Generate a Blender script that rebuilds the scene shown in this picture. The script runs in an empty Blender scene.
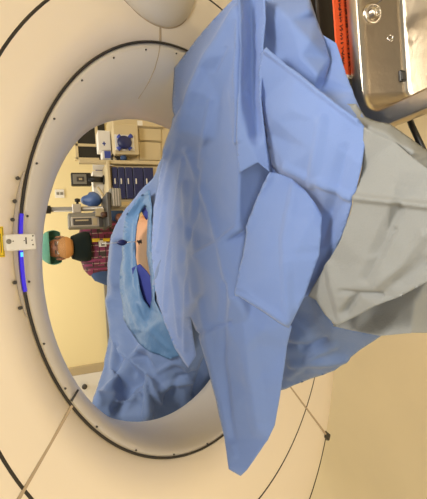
import bpy, bmesh, math, random
from mathutils import Vector, noise, Matrix
from mathutils.geometry import delaunay_2d_cdt
random.seed(4)
S = bpy.context.scene
COL = S.collection
R = math.radians

# ------------------------------------------------------------------ camera
CAM = Vector((-0.0117, -0.9697, 1.4278)); PITCH, YAW, ROLL, FOC = R(21.336), R(0.2116), R(3.7), 400.0
FW = Vector((math.sin(YAW)*math.cos(PITCH), math.cos(YAW)*math.cos(PITCH), -math.sin(PITCH)))
_r = Vector((math.cos(YAW), -math.sin(YAW), 0)); _u = _r.cross(FW)
RT = _r*math.cos(ROLL) - _u*math.sin(ROLL); UP = _u*math.cos(ROLL) + _r*math.sin(ROLL)
cd = bpy.data.cameras.new('camera'); cam = bpy.data.objects.new('camera', cd); COL.objects.link(cam)
cd.sensor_fit = 'VERTICAL'; cd.sensor_height = 24.0; cd.lens = 24.0*FOC/499; cd.clip_start = 0.02
m = Matrix((-UP, RT, -FW)).transposed().to_4x4(); m.translation = CAM   # the photographer held the phone on its side
cam.matrix_world = m
S.camera = cam

# ------------------------------------------------------------------ light
S.view_settings.view_transform = 'Standard'; S.view_settings.look = 'None'
S.view_settings.gamma = 1; S.view_settings.use_curve_mapping = False
S.view_settings.exposure = 0.0
w = bpy.data.worlds.new('world'); S.world = w; w.use_nodes = True
w.node_tree.nodes['Background'].inputs[0].default_value = (1.0, .93, .82, 1)
w.node_tree.nodes['Background'].inputs[1].default_value = 0.20
def area(name, loc, size, power, col, rot=(0, 0, 0)):
    l = bpy.data.lights.new(name, 'AREA'); l.shape = 'RECTANGLE'; l.size, l.size_y = size; l.energy = power; l.color = col
    o = bpy.data.objects.new(name, l); COL.objects.link(o); o.location = loc; o.rotation_euler = rot
    return o
area('added_fill_front', (-0.6, -4.3, 2.9), (2.4, 1.2), 222, (1, .95, .87))  # unseen lamp added far behind the camera to brighten the gantry front
area('ceiling_panel_back', (0.1, 2.9, 2.9), (2.4, .8), 44, (1, .90, .72))
area('ceiling_panel_right', (0.9, -0.35, 2.9), (.6, 1.2), 66, (1, .94, .84))

# ------------------------------------------------------------------ helpers
def at(px, py, d):
    """world point seen at photo pixel (px, py), d metres along the view axis"""
    return CAM + (FW + UP*((213.5-px)/FOC) + RT*((249.5-py)/FOC))*d

def mat(name, col, rough=.5, metal=0.0, bump=0, bscale=40, var=0.0, vscale=6, emit=None, coat=0.0, alpha=None, sheen=0.0):
    M = bpy.data.materials.new(name); M.use_nodes = True
    nt = M.node_tree; b = nt.nodes['Principled BSDF']
    b.inputs['Base Color'].default_value = (*col, 1); b.inputs['Roughness'].default_value = rough; b.inputs['Metallic'].default_value = metal
    if coat: b.inputs['Coat Weight'].default_value = coat
    if sheen: b.inputs['Sheen Weight'].default_value = sheen
    if emit: b.inputs['Emission Color'].default_value = (*emit[:3], 1); b.inputs['Emission Strength'].default_value = emit[3]
    if alpha is not None: b.inputs['Alpha'].default_value = alpha
    tc = nt.nodes.new('ShaderNodeTexCoord')
    if var:
        n = nt.nodes.new('ShaderNodeTexNoise'); n.inputs['Scale'].default_value = vscale; n.inputs['Detail'].default_value = 6
        nt.links.new(tc.outputs['Object'], n.inputs['Vector'])
        mx = nt.nodes.new('ShaderNodeMix'); mx.data_type = 'RGBA'
        mx.inputs['A'].default_value = (*[c*(1-var) for c in col], 1); mx.inputs['B'].default_value = (*[min(1, c*(1+var)) for c in col], 1)
        nt.links.new(n.outputs['Fac'], mx.inputs['Factor']); nt.links.new(mx.outputs['Result'], b.inputs['Base Color'])
    if bump:
        n2 = nt.nodes.new('ShaderNodeTexNoise'); n2.inputs['Scale'].default_value = bscale; n2.inputs['Detail'].default_value = 8
        nt.links.new(tc.outputs['Object'], n2.inputs['Vector'])
        bp = nt.nodes.new('ShaderNodeBump'); bp.inputs['Strength'].default_value = bump; bp.inputs['Distance'].default_value = .01
        nt.links.new(n2.outputs['Fac'], bp.inputs['Height']); nt.links.new(bp.outputs['Normal'], b.inputs['Normal'])
    return M

M_wall = mat('wall_paint', (.86, .74, .43), .7, var=.03, vscale=1.5)
M_floor = mat('floor_vinyl', (.82, .69, .45), .35, var=.08, vscale=3)
M_shell = mat('scanner_shell', (.86, .76, .63), .38, var=.015, vscale=3, coat=.15)
M_liner = mat('bore_plastic', (.68, .63, .56), .35, coat=.2)
M_seal = mat('black_seal', (.022, .017, .014), .45)
M_seam = mat('seam_shadow_gap', (.45, .35, .24), .6)
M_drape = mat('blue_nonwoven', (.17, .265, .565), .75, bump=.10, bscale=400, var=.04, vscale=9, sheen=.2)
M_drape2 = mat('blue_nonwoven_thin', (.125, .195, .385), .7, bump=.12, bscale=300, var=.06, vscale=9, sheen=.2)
M_teal = mat('teal_film', (.08, .175, .34), .5, bump=.2, bscale=60, var=.1, vscale=10)
M_grey = mat('grey_absorbent', (.28, .29, .285), .85, bump=.12, bscale=300, var=.04, vscale=8)
M_skin = mat('skin', (.62, .32, .19), .5, var=.06, vscale=20)
M_face = mat('face_skin', (.33, .13, .07), .5, var=.06, vscale=20)
M_navy = mat('navy_plastic', (.012, .020, .11), .35)
M_navycloth = mat('navy_cloth', (.022, .035, .22), .8)
M_black = mat('black_plastic', (.012, .011, .011), .4)
M_dark = mat('dark_grey_plastic', (.06, .055, .05), .45)
M_steel = mat('brushed_steel', (.60, .53, .43), .28, 1.0, bump=.05, bscale=90, var=.1, vscale=8)
M_chrome = mat('chrome', (.75, .72, .68), .15, 1.0)
M_pole = mat('grey_metal', (.50, .46, .40), .35, .5)
M_cream = mat('cream_enamel', (.62, .52, .33), .45)
M_creamd = mat('beige_panel', (.48, .39, .24), .5)
M_white = mat('white_plastic', (.80, .78, .74), .4)
M_paper = mat('white_paper', (.82, .80, .78), .8)
M_greyp = mat('grey_plastic', (.22, .21, .18), .5)
M_blueb = mat('blue_bag', (.07, .14, .37), .45, bump=.5, bscale=20)
M_blueprint = mat('blue_print', (.05, .08, .42), .6)
M_scrub = mat('navy_scrubs', (.05, .10, .24), .85, bump=.3, bscale=30)
M_green = mat('green_cap', (.15, .42, .32), .8, bump=.4, bscale=60)
M_collar = mat('dark_green_collar', (.005, .014, .014), .95)
M_mask = mat('orange_tinted_mask', (.70, .34, .11), .8, bump=.2, bscale=60)
M_lens = mat('visor_plastic', (.75, .62, .50), .1, alpha=.06)
M_yellow = mat('yellow_label', (.85, .60, .02), .5)
M_orange = mat('orange_card', (.80, .10, .02), .6)
M_ink = mat('black_ink', (.01, .008, .008), .6)
M_led = mat('led_blue', (.02, .02, .3), .4, emit=(.05, .01, .8, .6))
M_ledc = mat('led_cyan', (.1, .5, 1), .4, emit=(.05, .4, 1.0, 1.2))
M_cover = mat('grey_lamp_cover', (.42, .37, .32), .4)
M_brown = mat('brown_bottle', (.09, .045, .03), .3)
M_pink = mat('pink_label', (.62, .30, .20), .5)

def plaid():
    M = mat('plaid_apron', (.1, .03, .05), .75); nt = M.node_tree; b = nt.nodes['Principled BSDF']
    tc = nt.nodes.new('ShaderNodeTexCoord'); sep = nt.nodes.new('ShaderNodeSeparateXYZ'); nt.links.new(tc.outputs['Object'], sep.inputs[0])
    def stripe(out, freq, th):
        a = nt.nodes.new('ShaderNodeMath'); a.operation = 'MULTIPLY'; a.inputs[1].default_value = freq; nt.links.new(sep.outputs[out], a.inputs[0])
        f = nt.nodes.new('ShaderNodeMath'); f.operation = 'FRACT'; nt.links.new(a.outputs[0], f.inputs[0])
        g = nt.nodes.new('ShaderNodeMath'); g.operation = 'GREATER_THAN'; g.inputs[1].default_value = th; nt.links.new(f.outputs[0], g.inputs[0])
        return g.outputs[0]
    def mix(fac, A, B):
        x = nt.nodes.new('ShaderNodeMix'); x.data_type = 'RGBA'; nt.links.new(fac, x.inputs['Factor'])
        for k, v in (('A', A), ('B', B)):
            if isinstance(v, tuple): x.inputs[k].default_value = (*v, 1)
            else: nt.links.new(v, x.inputs[k])
        return x.outputs['Result']
    c = mix(stripe('X', 11, .45), (.055, .040, .038), (.26, .040, .11))
    c = mix(stripe('Z', 11, .55), c, (.16, .03, .07))
    c = mix(stripe('X', 22, .86), c, (.42, .30, .26)); c = mix(stripe('Z', 22, .86), c, (.03, .02, .025))
    ns = nt.nodes.new('ShaderNodeTexNoise'); ns.inputs['Scale'].default_value = 14; nt.links.new(tc.outputs['Object'], ns.inputs['Vector'])
    th = nt.nodes.new('ShaderNodeMath'); th.operation = 'GREATER_THAN'; th.inputs[1].default_value = .52; nt.links.new(ns.outputs['Fac'], th.inputs[0])
    c = mix(th.outputs[0], c, mix(stripe('X', 30, .5), (.30, .05, .14), (.10, .04, .06)))
    nt.links.new(c, b.inputs['Base Color']); return M
M_plaid = plaid()

def prop(o, label=None, cat=None, group=None, kind=None):
    for k, v in (('label', label), ('category', cat), ('group', group), ('kind', kind)):
        if v: o[k] = v
    return o
def link(name, me, m, parent=None, smooth=True, world=True):
    o = bpy.data.objects.new(name, me); COL.objects.link(o)
    for mm in (m if isinstance(m, (list, tuple)) else [m]): me.materials.append(mm)
    if smooth: me.polygons.foreach_set('use_smooth', [True]*len(me.polygons))
    if parent:
        o.parent = parent
        if world: o.matrix_parent_inverse = parent.matrix_basis.inverted()
    return o
def bmo(name, bm, m, parent=None, smooth=False):
    me = bpy.data.meshes.new(name); bm.normal_update(); bm.to_mesh(me); bm.free(); return link(name, me, m, parent, smooth)
def empty(name, loc, label, cat, group=None):
    o = bpy.data.objects.new(name, None); COL.objects.link(o); o.location = loc; o.empty_display_size = .05
    return prop(o, label, cat, group)
def a_box(bm, c, s, M=None, bev=0.0, seg=2):
    r = bmesh.ops.create_cube(bm, size=1); vs = r['verts']
    for v in vs: v.co = Vector((v.co.x*s[0], v.co.y*s[1], v.co.z*s[2]))
    if bev:
        es = list({e for v in vs for e in v.link_edges})
        rr = bmesh.ops.bevel(bm, geom=es, offset=bev, segments=seg, affect='EDGES', profile=.5)
        vs = list({v for f in rr['faces'] for v in f.verts} | {v for v in vs if v.is_valid})
    for v in vs: v.co = (M @ v.co if M else v.co) + Vector(c)
    return vs
def box(name, c, s, m, parent=None, M=None, bev=0.004):
    bm = bmesh.new(); a_box(bm, c, s, M, min(bev, min(s)*.4)); return bmo(name, bm, m, parent)
def frame_of(axis):
    z = Vector(axis).normalized(); x = z.orthogonal().normalized(); return x, z.cross(x), z
def a_tube(bm, pts, rad, seg=12, caps=True):
    pts = [Vector(p) for p in pts]; n = len(pts); rad = rad if isinstance(rad, (list, tuple)) else [rad]*n
    x = None; prev = None
    for i, p in enumerate(pts):
        t = (pts[min(i+1, n-1)] - pts[max(i-1, 0)]).normalized()
        if x is None: x = t.orthogonal().normalized()
        x = (x - t*x.dot(t)).normalized(); y = t.cross(x)
        ring = [bm.verts.new(p + (x*math.cos(2*math.pi*k/seg) + y*math.sin(2*math.pi*k/seg))*rad[i]) for k in range(seg)]
        if prev:
            for k in range(seg): bm.faces.new((prev[k], prev[(k+1) % seg], ring[(k+1) % seg], ring[k]))
        elif caps: bm.faces.new(ring[::-1])
        prev = ring
    if caps: bm.faces.new(prev)
def tube(name, pts, rad, m, parent=None, seg=12):
    bm = bmesh.new(); a_tube(bm, pts, rad, seg); return bmo(name, bm, m, parent, True)
def lathe(name, c, axis, prof, m, parent=None, seg=24, smooth=True):
    """prof: (radius, height along axis)"""
    bm = bmesh.new(); x, y, z = frame_of(axis); c = Vector(c); prev = None
    for r_, h in prof:
        ring = [bm.verts.new(c + z*h + (x*math.cos(2*math.pi*k/seg) + y*math.sin(2*math.pi*k/seg))*max(r_, 1e-4)) for k in range(seg)]
        if prev:
            for k in range(seg): bm.faces.new((prev[k], prev[(k+1) % seg], ring[(k+1) % seg], ring[k]))
        else: bm.faces.new(ring[::-1])
        prev = ring
    bm.faces.new(prev)
    return bmo(name, bm, m, parent, smooth)
def ellipsoid(bm, c, r, M=None, u=20, v=14):
    rr = bmesh.ops.create_uvsphere(bm, u_segments=u, v_segments=v, radius=1)
    for vt in rr['verts']:
        p = Vector((vt.co.x*r[0], vt.co.y*r[1], vt.co.z*r[2])); vt.co = (M @ p if M else p) + Vector(c)
    return rr['verts']

# ------------------------------------------------------------------ room
def room_box(name, c, s, m):
    return prop(box(name, c, s, m, bev=0), kind='structure')
room_box('floor', (0, -.6, -.05), (6.2, 9.2, .1), M_floor)
YB = 3.70
room_box('wall_back', (0, YB+.06, 1.5), (6.2, .12, 3.0), M_wall)
room_box('wall_left', (-3.1, -.6, 1.5), (.12, 9.1, 3.0), M_wall)
room_box('wall_right', (3.1, -.6, 1.5), (.12, 9.1, 3.0), M_wall)

# ------------------------------------------------------------------ CT gantry
GO = Vector((0, 0, 1.05)); TI = R(29)
GX, GY, GN = Vector((1, 0, 0)), Vector((0, -math.sin(TI), math.cos(TI))), Vector((0, -math.cos(TI), -math.sin(TI)))   # GN faces the photographer
def G(x, y, d=0.0): return GO + GX*x + GY*y - GN*d       # d metres behind the front face
NT = 192
def ell(cx, cy, a, b, rot=0):
    return [(cx + a*math.cos(t)*math.cos(rot) - b*math.sin(t)*math.sin(rot), cy + a*math.cos(t)*math.sin(rot) + b*math.sin(t)*math.cos(rot)) for t in (2*math.pi*k/NT for k in range(NT))]
def sup(a, b, p):
    o = []
    for k in range(NT):
        t = 2*math.pi*k/NT; c, s = math.cos(t), math.sin(t)
        o.append((a*math.copysign(abs(c)**(2/p), c), b*math.copysign(abs(s)**(2/p), s)))
    # resample by angle so rings line up
    out = []
    for k in range(NT):
        t = 2*math.pi*k/NT; c, s = math.cos(t), math.sin(t)
        r_ = (abs(c/a)**p + abs(s/b)**p)**(-1/p); out.append((r_*c, r_*s))
    return out
def mixr(A, B, f): return [(a[0]*(1-f)+b[0]*f, a[1]*(1-f)+b[1]*f) for a, b in zip(A, B)]
RING1 = ell(.002, .045, .492, .451, R(-4)); RING2 = ell(-.031, -.040, .700, .639, R(1.7)); HOLE = ell(-.050, .022, .416, .386, R(4))
BODY = sup(1.02, .797, 2.5)
def loft(rings, closed=False):
    bm = bmesh.new(); prev = None; first = None
    for pts, d in rings:
        ring = [bm.verts.new(G(x, y, d)) for x, y in pts]
        if prev:
            for k in range(NT): bm.faces.new((prev[k], ring[k], ring[(k+1) % NT], prev[(k+1) % NT]))
        else: first = ring
        prev = ring
    if closed:
        for k in range(NT): bm.faces.new((prev[k], first[k], first[(k+1) % NT], prev[(k+1) % NT]))
    bmesh.ops.recalc_face_normals(bm, faces=bm.faces)
    return bm
ct = empty('ct_scanner', (0, .4, 0), 'large cream ring-shaped scanner with blue lights glowing around its opening', 'scanner')
rear = ell(-.03, -.05, .70, .62)
rings = [(RING1, .012), (RING1, 0), (mixr(RING1, RING2, .5), -.002), (RING2, 0), (mixr(RING2, BODY, .55), .002), (mixr(RING2, BODY, .85), .006)]
def scale(P, s): return [(x*s, y*s) for x, y in P]
rings += [(scale(BODY, s), d) for s, d in ((.975, .010), (.988, .016), (.997, .028), (1.0, .05), (1.0, .24), (.985, .32), (.95, .36))] + [(rear, .36)]
bmo('housing', loft(rings), M_shell, ct, True)
prof = [(RING1, .010)]
for k in range(0, 15):
    a = math.pi/2*k/14
    prof.append((mixr(RING1, HOLE, math.sin(a)**1.0), .002 + .178*(1-math.cos(a))))
prof += [(mixr(HOLE, rear, f), .18 + .18*g) for f, g in ((.06, .06), (.18, .2), (.4, .45), (.7, .75), (1, 1))]
bmo('bore_liner', loft(prof), M_liner, ct, True)
def curve_tube(name, pts2, d, r_, m, parent, closed=True, seg=8, flat=.5):
    bm = bmesh.new(); n = len(pts2); prev = first = None
    for i, (x, y) in enumerate(pts2):
        x0, y0 = pts2[(i-1) % n] if closed or i > 0 else pts2[i]; x1, y1 = pts2[(i+1) % n] if closed or i < n-1 else pts2[i]
        t = Vector((x1-x0, y1-y0)).normalized(); nx, ny = -t.y, t.x
        ring = [bm.verts.new(G(x + nx*r_*math.cos(q), y + ny*r_*math.cos(q), d + r_*flat*math.sin(q))) for q in (2*math.pi*k/seg for k in range(seg))]
        if prev:
            for k in range(seg): bm.faces.new((prev[k], prev[(k+1) % seg], ring[(k+1) % seg], ring[k]))
        else: first = ring
        prev = ring
    if closed:
        for k in range(seg): bm.faces.new((prev[k], prev[(k+1) % seg], first[(k+1) % seg], first[k]))
    else: bm.faces.new(first); bm.faces.new(prev)
    bmesh.ops.recalc_face_normals(bm, faces=bm.faces)
    return bmo(name, bm, m, parent, True)
prop(curve_tube('trim_ring', RING1, -.001, .0027, M_seal, ct, flat=.4), 'black trim ring around the opening')
prop(curve_tube('trim_ring', RING2, .000, .0028, M_seal, ct), 'thin black outer trim ring')
# edge seal low on the left side, with its dark vent piece
sl = [p for p in scale(BODY, .982) if p[0] < -.74 and -.66 < p[1] < .2]
curve_tube('edge_seal', sl, .0115, .003, M_seal, ct, closed=False)
bm = bmesh.new()
a_box(bm, (0, 0, 0), (.026, .05, .03), bev=.006)
rot = Matrix((GX, GY, GN)).transposed().to_3x3() @ Matrix.Rotation(R(-38), 3, 'Z')
for v in bm.verts: v.co = rot @ v.co + G(-.735, -.605, .016)
bmo('edge_vent', bm, M_black, ct)
def strip(name, a, b, wd, m, d0=-.001, d1=-.001):
    """thin flush strip on the front face from a to b"""
    bm = bmesh.new(); ax, ay = a; bx, by = b; t = Vector((bx-ax, by-ay)).normalized(); nx, ny = -t.y*wd/2, t.x*wd/2
    lo = [bm.verts.new(p) for p in (G(ax+nx, ay+ny, d0), G(bx+nx, by+ny, d1), G(bx-nx, by-ny, d1), G(ax-nx, ay-ny, d0))]
    hi = [bm.verts.new(v.co - GN*.004) for v in lo]
    bm.faces.new(lo); bm.faces.new(hi[::-1])
    for k in range(4): bm.faces.new((lo[k], hi[k], hi[(k+1) % 4], lo[(k+1) % 4]))
    bmesh.ops.recalc_face_normals(bm, faces=bm.faces)
    return bmo(name, bm, m, ct)
strip('cover_seam', (-.27, .423), (-.40, .538), .0055, M_seam, -.0022, -.0022)
strip('cover_seam', (-.440, -.315), (-.72, -.585), .006, M_seam, -.0025, -.001)
strip('cover_seam', (.516, .141), (.484, .143), .005, M_seam, -.0024, -.0024)
def liner_pt(x, y, f):
    """point on the rolled lip of the bore, f of the way in, along the spoke through (x, y)"""
    a = math.atan2(y, x); k = min(range(NT), key=lambda i: (math.atan2(RING1[i][1], RING1[i][0])-a+math.pi) % (2*math.pi) if False else abs(((math.atan2(RING1[i][1], RING1[i][0])-a+math.pi) % (2*math.pi))-math.pi))
    q = math.asin(f); A, B = RING1[k], HOLE[k]
    return G(A[0]*(1-f)+B[0]*f, A[1]*(1-f)+B[1]*f, .002 + .178*(1-math.cos(q)) - .0015)
tube('bore_seam', [liner_pt(.484, .143, f) for f in (.03, .2, .4, .6, .8)], .0010, M_seam, ct, 6)
def pix2plane(px, py, d=0.0):
    v = FW + UP*((213.5-px)/FOC) + RT*((249.5-py)/FOC); t = (GO - GN*d - CAM).dot(GN)/v.dot(GN); p = CAM + v*t - GO
    return p.dot(GX), p.dot(GY)
tube('bore_seam', [G(*pix2plane(px, py, d), d) for px, py, d in ((71.5, 401, .0005), (74.5, 396, .002), (78, 390, .006))], .0022, M_dark, ct, 6)
for px, py in ((54, 108), (34.6, 155.6), (24.7, 212), (25.6, 274), (38.6, 333.6), (63, 386), (94, 425), (131, 448.5), (169, 454), (204, 444), (80.5, 74), (112, 51), (144, 45), (175, 49)):
    x, y = pix2plane(px, py, .004); lathe('clip_screw', liner_pt(x, y, .12), GN, [(.0019, -.002), (.0019, .0009), (.001, .0012)], M_dark, ct, 8)
for px, py in ((18.5, 178), (15.5, 201), (13.3, 219.5), (15.5, 282.5), (21, 308)):
    x, y = pix2plane(px, py, -.005); s = lathe('cover_bolt', G(x, y, -.003), GN, [(.0031, -.002), (.0031, .0012), (.0025, .002), (.0012, .002), (.0010, .001)], M_dark, ct, 14)
# crescent cover plate around the top of the ring
def ring_par(a):
    c, sn = math.cos(a), math.sin(a); lo, hi = .2, .9                # spoke from the origin meets the trim ellipse here
    def q(L):
        x, y = L*c-.002, L*sn-.045; r_ = R(-4); return math.hypot((x*math.cos(r_)+y*math.sin(r_))/.492, (-x*math.sin(r_)+y*math.cos(r_))/.451)
    for _k in range(40):
        md = (lo+hi)/2
        if q(md) < 1: lo = md
        else: hi = md
    x, y = lo*c-.002, lo*sn-.045; r_ = R(-4)
    return math.atan2((-x*math.sin(r_)+y*math.cos(r_))/.451, (x*math.cos(r_)+y*math.sin(r_))/.492)
def arc_band(name, fa, fb, px0, px1, d, m, thick=.004):
    a0 = math.atan2(*pix2plane(*px0)[::-1]); a1 = math.atan2(*pix2plane(*px1)[::-1])
    if a0 > a1: a0, a1 = a1, a0
    bm = bmesh.new(); n = 40; prev = None
    for i in range(n+1):
        a = a0 + (a1-a0)*i/n; t = i/n
        k = (ring_par(a)/(2*math.pi)*NT) % NT; k0 = int(k); fr = k-k0
        q = [RING1[k0][j]*(1-fr)+RING1[(k0+1) % NT][j]*fr for j in (0, 1)]; L = math.hypot(*q); ux, uy = q[0]/L, q[1]/L
        ra, rb = L+fa(t), L+fb(t)
        ring = [bm.verts.new(G(ux*ra, uy*ra, d+thick)), bm.verts.new(G(ux*ra, uy*ra, d)), bm.verts.new(G(ux*rb, uy*rb, d)), bm.verts.new(G(ux*rb, uy*rb, d+thick))]
        if prev:
            for k in range(4): bm.faces.new((prev[k], prev[(k+1) % 4], ring[(k+1) % 4], ring[k]))
        else: bm.faces.new(ring)
        prev = ring
    bm.faces.new(prev[::-1]); bmesh.ops.recalc_face_normals(bm, faces=bm.faces)
    return bmo(name, bm, m, ct)
arc_band('lamp_cover', lambda t: .0055, lambda t: -.0+.0055+.007*math.sin(math.pi*min(1, max(0, t)))**.5, (22, 170), (25, 318), -.0030, M_cover)
led = arc_band('light_strip', lambda t: -.001, lambda t: .0040, (20, 214), (20, 234), -.0075, M_led); prop(led, 'glowing blue light strip')
led = arc_band('light_strip', lambda t: -.001, lambda t: .0040, (20, 250), (22, 292), -.0075, M_led); prop(led, 'glowing blue light strip')
led = arc_band('light_strip', lambda t: -.0006, lambda t: .0036, (20, 252.5), (20.3, 257), -.0080, M_ledc); prop(led, 'bright cyan end of the light strip')
# control box straddling the trim ring at the top
def gbox(name, c2, s2, dz, th, m, parent, bev=.002, rz=0.0):
    bm = bmesh.new(); a_box(bm, (0, 0, 0), (s2[0], s2[1], th), bev=bev)
    rt = Matrix((GX, GY, GN)).transposed().to_3x3() @ Matrix.Rotation(rz, 3, 'Z')
    for v in bm.verts: v.co = rt @ v.co + G(c2[0], c2[1], -dz-th/2)
    return bmo(name, bm, m, parent)
bc = pix2plane(21.8, 242.0, -.014)
pb = gbox('control_box', bc, (.0265, .0485), 0.0, .014, M_white, ct, .003, R(1.5)); prop(pb, 'small white control box over the trim ring')
def on_box(px, py): return pix2plane(px, py, -.0145)
for px, py, r_ in ((32.8, 235.8, .0012), (32, 240.2, .0009), (33, 244.6, .0012), (13.2, 241.2, .0010), (24.2, 240.6, .0008)):
    x, y = on_box(px, py); lathe('button', G(x, y, -.0135), GN, [(r_, 0), (r_, .0014), (r_*.6, .0016)], M_dark, pb, 10)
x, y = on_box(9, 241.5); lathe('dial', G(x, y, -.0135), GN, [(.0040, 0), (.0040, .001), (.0030, .0016), (.0012, .0016), (.001, .0022)], M_greyp, pb, 18)
x, y = on_box(26.2, 240.6); gbox('slot', (x, y), (.011, .0022), .0132, .0014, M_dark, pb, .0004)
# yellow warning label with its border and lines of print
x, y = pix2plane(-2.0, 242)
lb = gbox('warning_label', (x, y), (.049, .017), .0006, .0012, M_yellow, ct, 0); prop(lb, 'yellow warning label')
for k, (dx, dy, sx, sy) in enumerate(((0, -.0071, .045, .0007), (-.0222, 0, .0007, .015), (.0222, 0, .0007, .015), (-.002, -.0035, .030, .0009), (-.004, -.0005, .034, .0009), (0, .003, .028, .0009))):
    gbox('label_print', (x+dx, y+dy), (sx, sy), .0012, .0010, M_ink, lb, 0)
# round bulge at the right of the front face
c2 = (.662, .168); ax_, ay_ = .145, .150
bm = bmesh.new(); prev = None
for k, (r_, h) in enumerate(((1.0, .004), (1.0, -.004), (.985, -.012), (.94, -.022), (.85, -.034), (.7, -.045), (.5, -.053), (.25, -.057), (.02, -.058))):
    ring = [bm.verts.new(G(c2[0]+ax_*r_*math.cos(t), c2[1]+ay_*r_*math.sin(t), h)) for t in (2*math.pi*i/64 for i in range(64))]
    if prev:
        for i in range(64): bm.faces.new((prev[i], prev[(i+1) % 64], ring[(i+1) % 64], ring[i]))
    prev = ring
bm.faces.new(prev); bmesh.ops.recalc_face_normals(bm, faces=bm.faces)
bmo('round_cap', bm, M_liner, ct, True)
curve_tube('cap_seam', [(c2[0]+ax_*1.004*math.cos(t), c2[1]+ay_*1.004*math.sin(t)) for t in (2*math.pi*i/96 for i in range(96))], -.001, .0022, M_seam, ct)
# pedestal under the ring, behind the drapes
bm = bmesh.new(); a_box(bm, (0, .56, .20), (.36, .40, .40), bev=.03); bmo('pedestal', bm, M_shell, ct)

# ------------------------------------------------------------------ draped sheets
def inside(p, poly):
    c = False; n = len(poly); j = n-1
    for i in range(n):
        if (poly[i][1] > p[1]) != (poly[j][1] > p[1]) and p[0] < (poly[j][0]-poly[i][0])*(p[1]-poly[i][1])/(poly[j][1]-poly[i][1])+poly[i][0]: c = not c
        j = i
    return c
def sheet(name, outline, inner, folds, m, parent, cuts=3, soft=2, wr=.004, wscale=9, holes=(), thick=.0012, seed=0, creases=(), res=2.2):
    """outline / inner: (px, py, depth); folds: chains of indices into outline+inner"""
    P = list(outline)+list(inner); n = len(outline); hs = []
    for h in holes:
        hs.append((len(P), len(h))); P += list(h)
    V = [Vector((p[0], p[1])) for p in P]
    E = [(i, (i+1) % n) for i in range(n)]
    for st, ln in hs: E += [(st+i, st+(i+1) % ln) for i in range(ln)]
    for ch in folds: E += list(zip(ch[:-1], ch[1:]))
    ov, oe, of, mo, _, _ = delaunay_2d_cdt(V, E, [], 0, 1e-5)
    dep = []
    for i, v in enumerate(ov):
        if mo[i]: dep.append(P[mo[i][0]][2])
        else:
            ws = [(1/((v-q).length+.01)**3, p[2]) for q, p in zip(V, P)]; dep.append(sum(a*b for a, b in ws)/sum(a for a, b in ws))
    poly = [(p[0], p[1]) for p in outline]; hpolys = [[(q[0], q[1]) for q in h] for h in holes]
    tris = []
    for f in of:
        c = sum((ov[i] for i in f), Vector((0, 0)))/len(f)
        if inside(c, poly): tris.append(tuple((ov[i].x, ov[i].y, dep[i]) for i in f[:3]))
    def depth_at(x, y):
        best = None
        for A, B, C_ in tris:
            den = (B[1]-C_[1])*(A[0]-C_[0])+(C_[0]-B[0])*(A[1]-C_[1])
            if abs(den) < 1e-9: continue
            u = ((B[1]-C_[1])*(x-C_[0])+(C_[0]-B[0])*(y-C_[1]))/den; w_ = ((C_[1]-A[1])*(x-C_[0])+(A[0]-C_[0])*(y-C_[1]))/den; t = 1-u-w_
            mn = min(u, w_, t)
            if mn >= -1e-6: return u*A[2]+w_*B[2]+t*C_[2]
            if best is None or mn > best[0]: best = (mn, u*A[2]+w_*B[2]+t*C_[2])
        return best[1]
    FV, FE = [], []
    for lp in [list(outline)]+[list(h) for h in holes]:
        st = len(FV)
        for p, q in zip(lp, lp[1:]+lp[:1]):
            k_ = max(1, round(math.hypot(q[0]-p[0], q[1]-p[1])/res))
            for i in range(k_): FV.append((p[0]+(q[0]-p[0])*i/k_, p[1]+(q[1]-p[1])*i/k_, p[2]+(q[2]-p[2])*i/k_))
        FE += [(i, i+1) for i in range(st, len(FV)-1)]+[(len(FV)-1, st)]
    edge_pts = FV[:]
    x0, x1, y0, y1 = min(p[0] for p in poly), max(p[0] for p in poly), min(p[1] for p in poly), max(p[1] for p in poly)
    j = 0; y = y0+res*.43
    while y < y1:
        x = x0+(res*.5 if j % 2 else 0)
        while x < x1:
            if inside((x, y), poly) and not any(inside((x, y), h) for h in hpolys) and min((x-q[0])**2+(y-q[1])**2 for q in edge_pts) > (res*.55)**2: FV.append((x, y, depth_at(x, y)))
            x += res
        y += res*.866; j += 1
    fv, fe, ff, fo, _, _ = delaunay_2d_cdt([Vector(p[:2]) for p in FV], FE, [], 0, 1e-6)
    bm = bmesh.new(); bv = [bm.verts.new((v.x, v.y, FV[fo[i][0]][2] if fo[i] else depth_at(v.x, v.y))) for i, v in enumerate(fv)]
    for f in ff:
        c = sum((fv[i] for i in f), Vector((0, 0)))/len(f)
        if inside(c, poly) and not any(inside(c, h) for h in hpolys): bm.faces.new([bv[i] for i in f])
    for v in [v for v in bm.verts if not v.link_faces]: bm.verts.remove(v)
    for _k in range(soft+1):
        bmesh.ops.smooth_vert(bm, verts=[v for v in bm.verts if not v.is_boundary], factor=.5, use_axis_x=False, use_axis_y=False, use_axis_z=True)
    hi = {}; lo = {}
    for amp, wd, line in creases:
        for v in bm.verts:
            x, y = v.co.x, v.co.y; best = 1e9
            for (ax_, ay_), (bx_, by_) in zip(line[:-1], line[1:]):
                dx, dy = bx_-ax_, by_-ay_; t = max(0, min(1, ((x-ax_)*dx+(y-ay_)*dy)/(dx*dx+dy*dy)))
                best = min(best, math.hypot(x-ax_-t*dx, y-ay_-t*dy))
            if best < wd*5:                                       # positive: a ridge towards the room, negative: a pressed valley
                g = amp*.9*max(0, 1-best/(wd*1.7)) + amp*.25*math.exp(-best/(wd*2.5))
                if g > 0: hi[v] = max(hi.get(v, 0), g)
                else: lo[v] = min(lo.get(v, 0), g)
    for v in bm.verts: v.co = at(*v.co)
    bmesh.ops.recalc_face_normals(bm, faces=bm.faces); bm.normal_update(); moves = []
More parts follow.
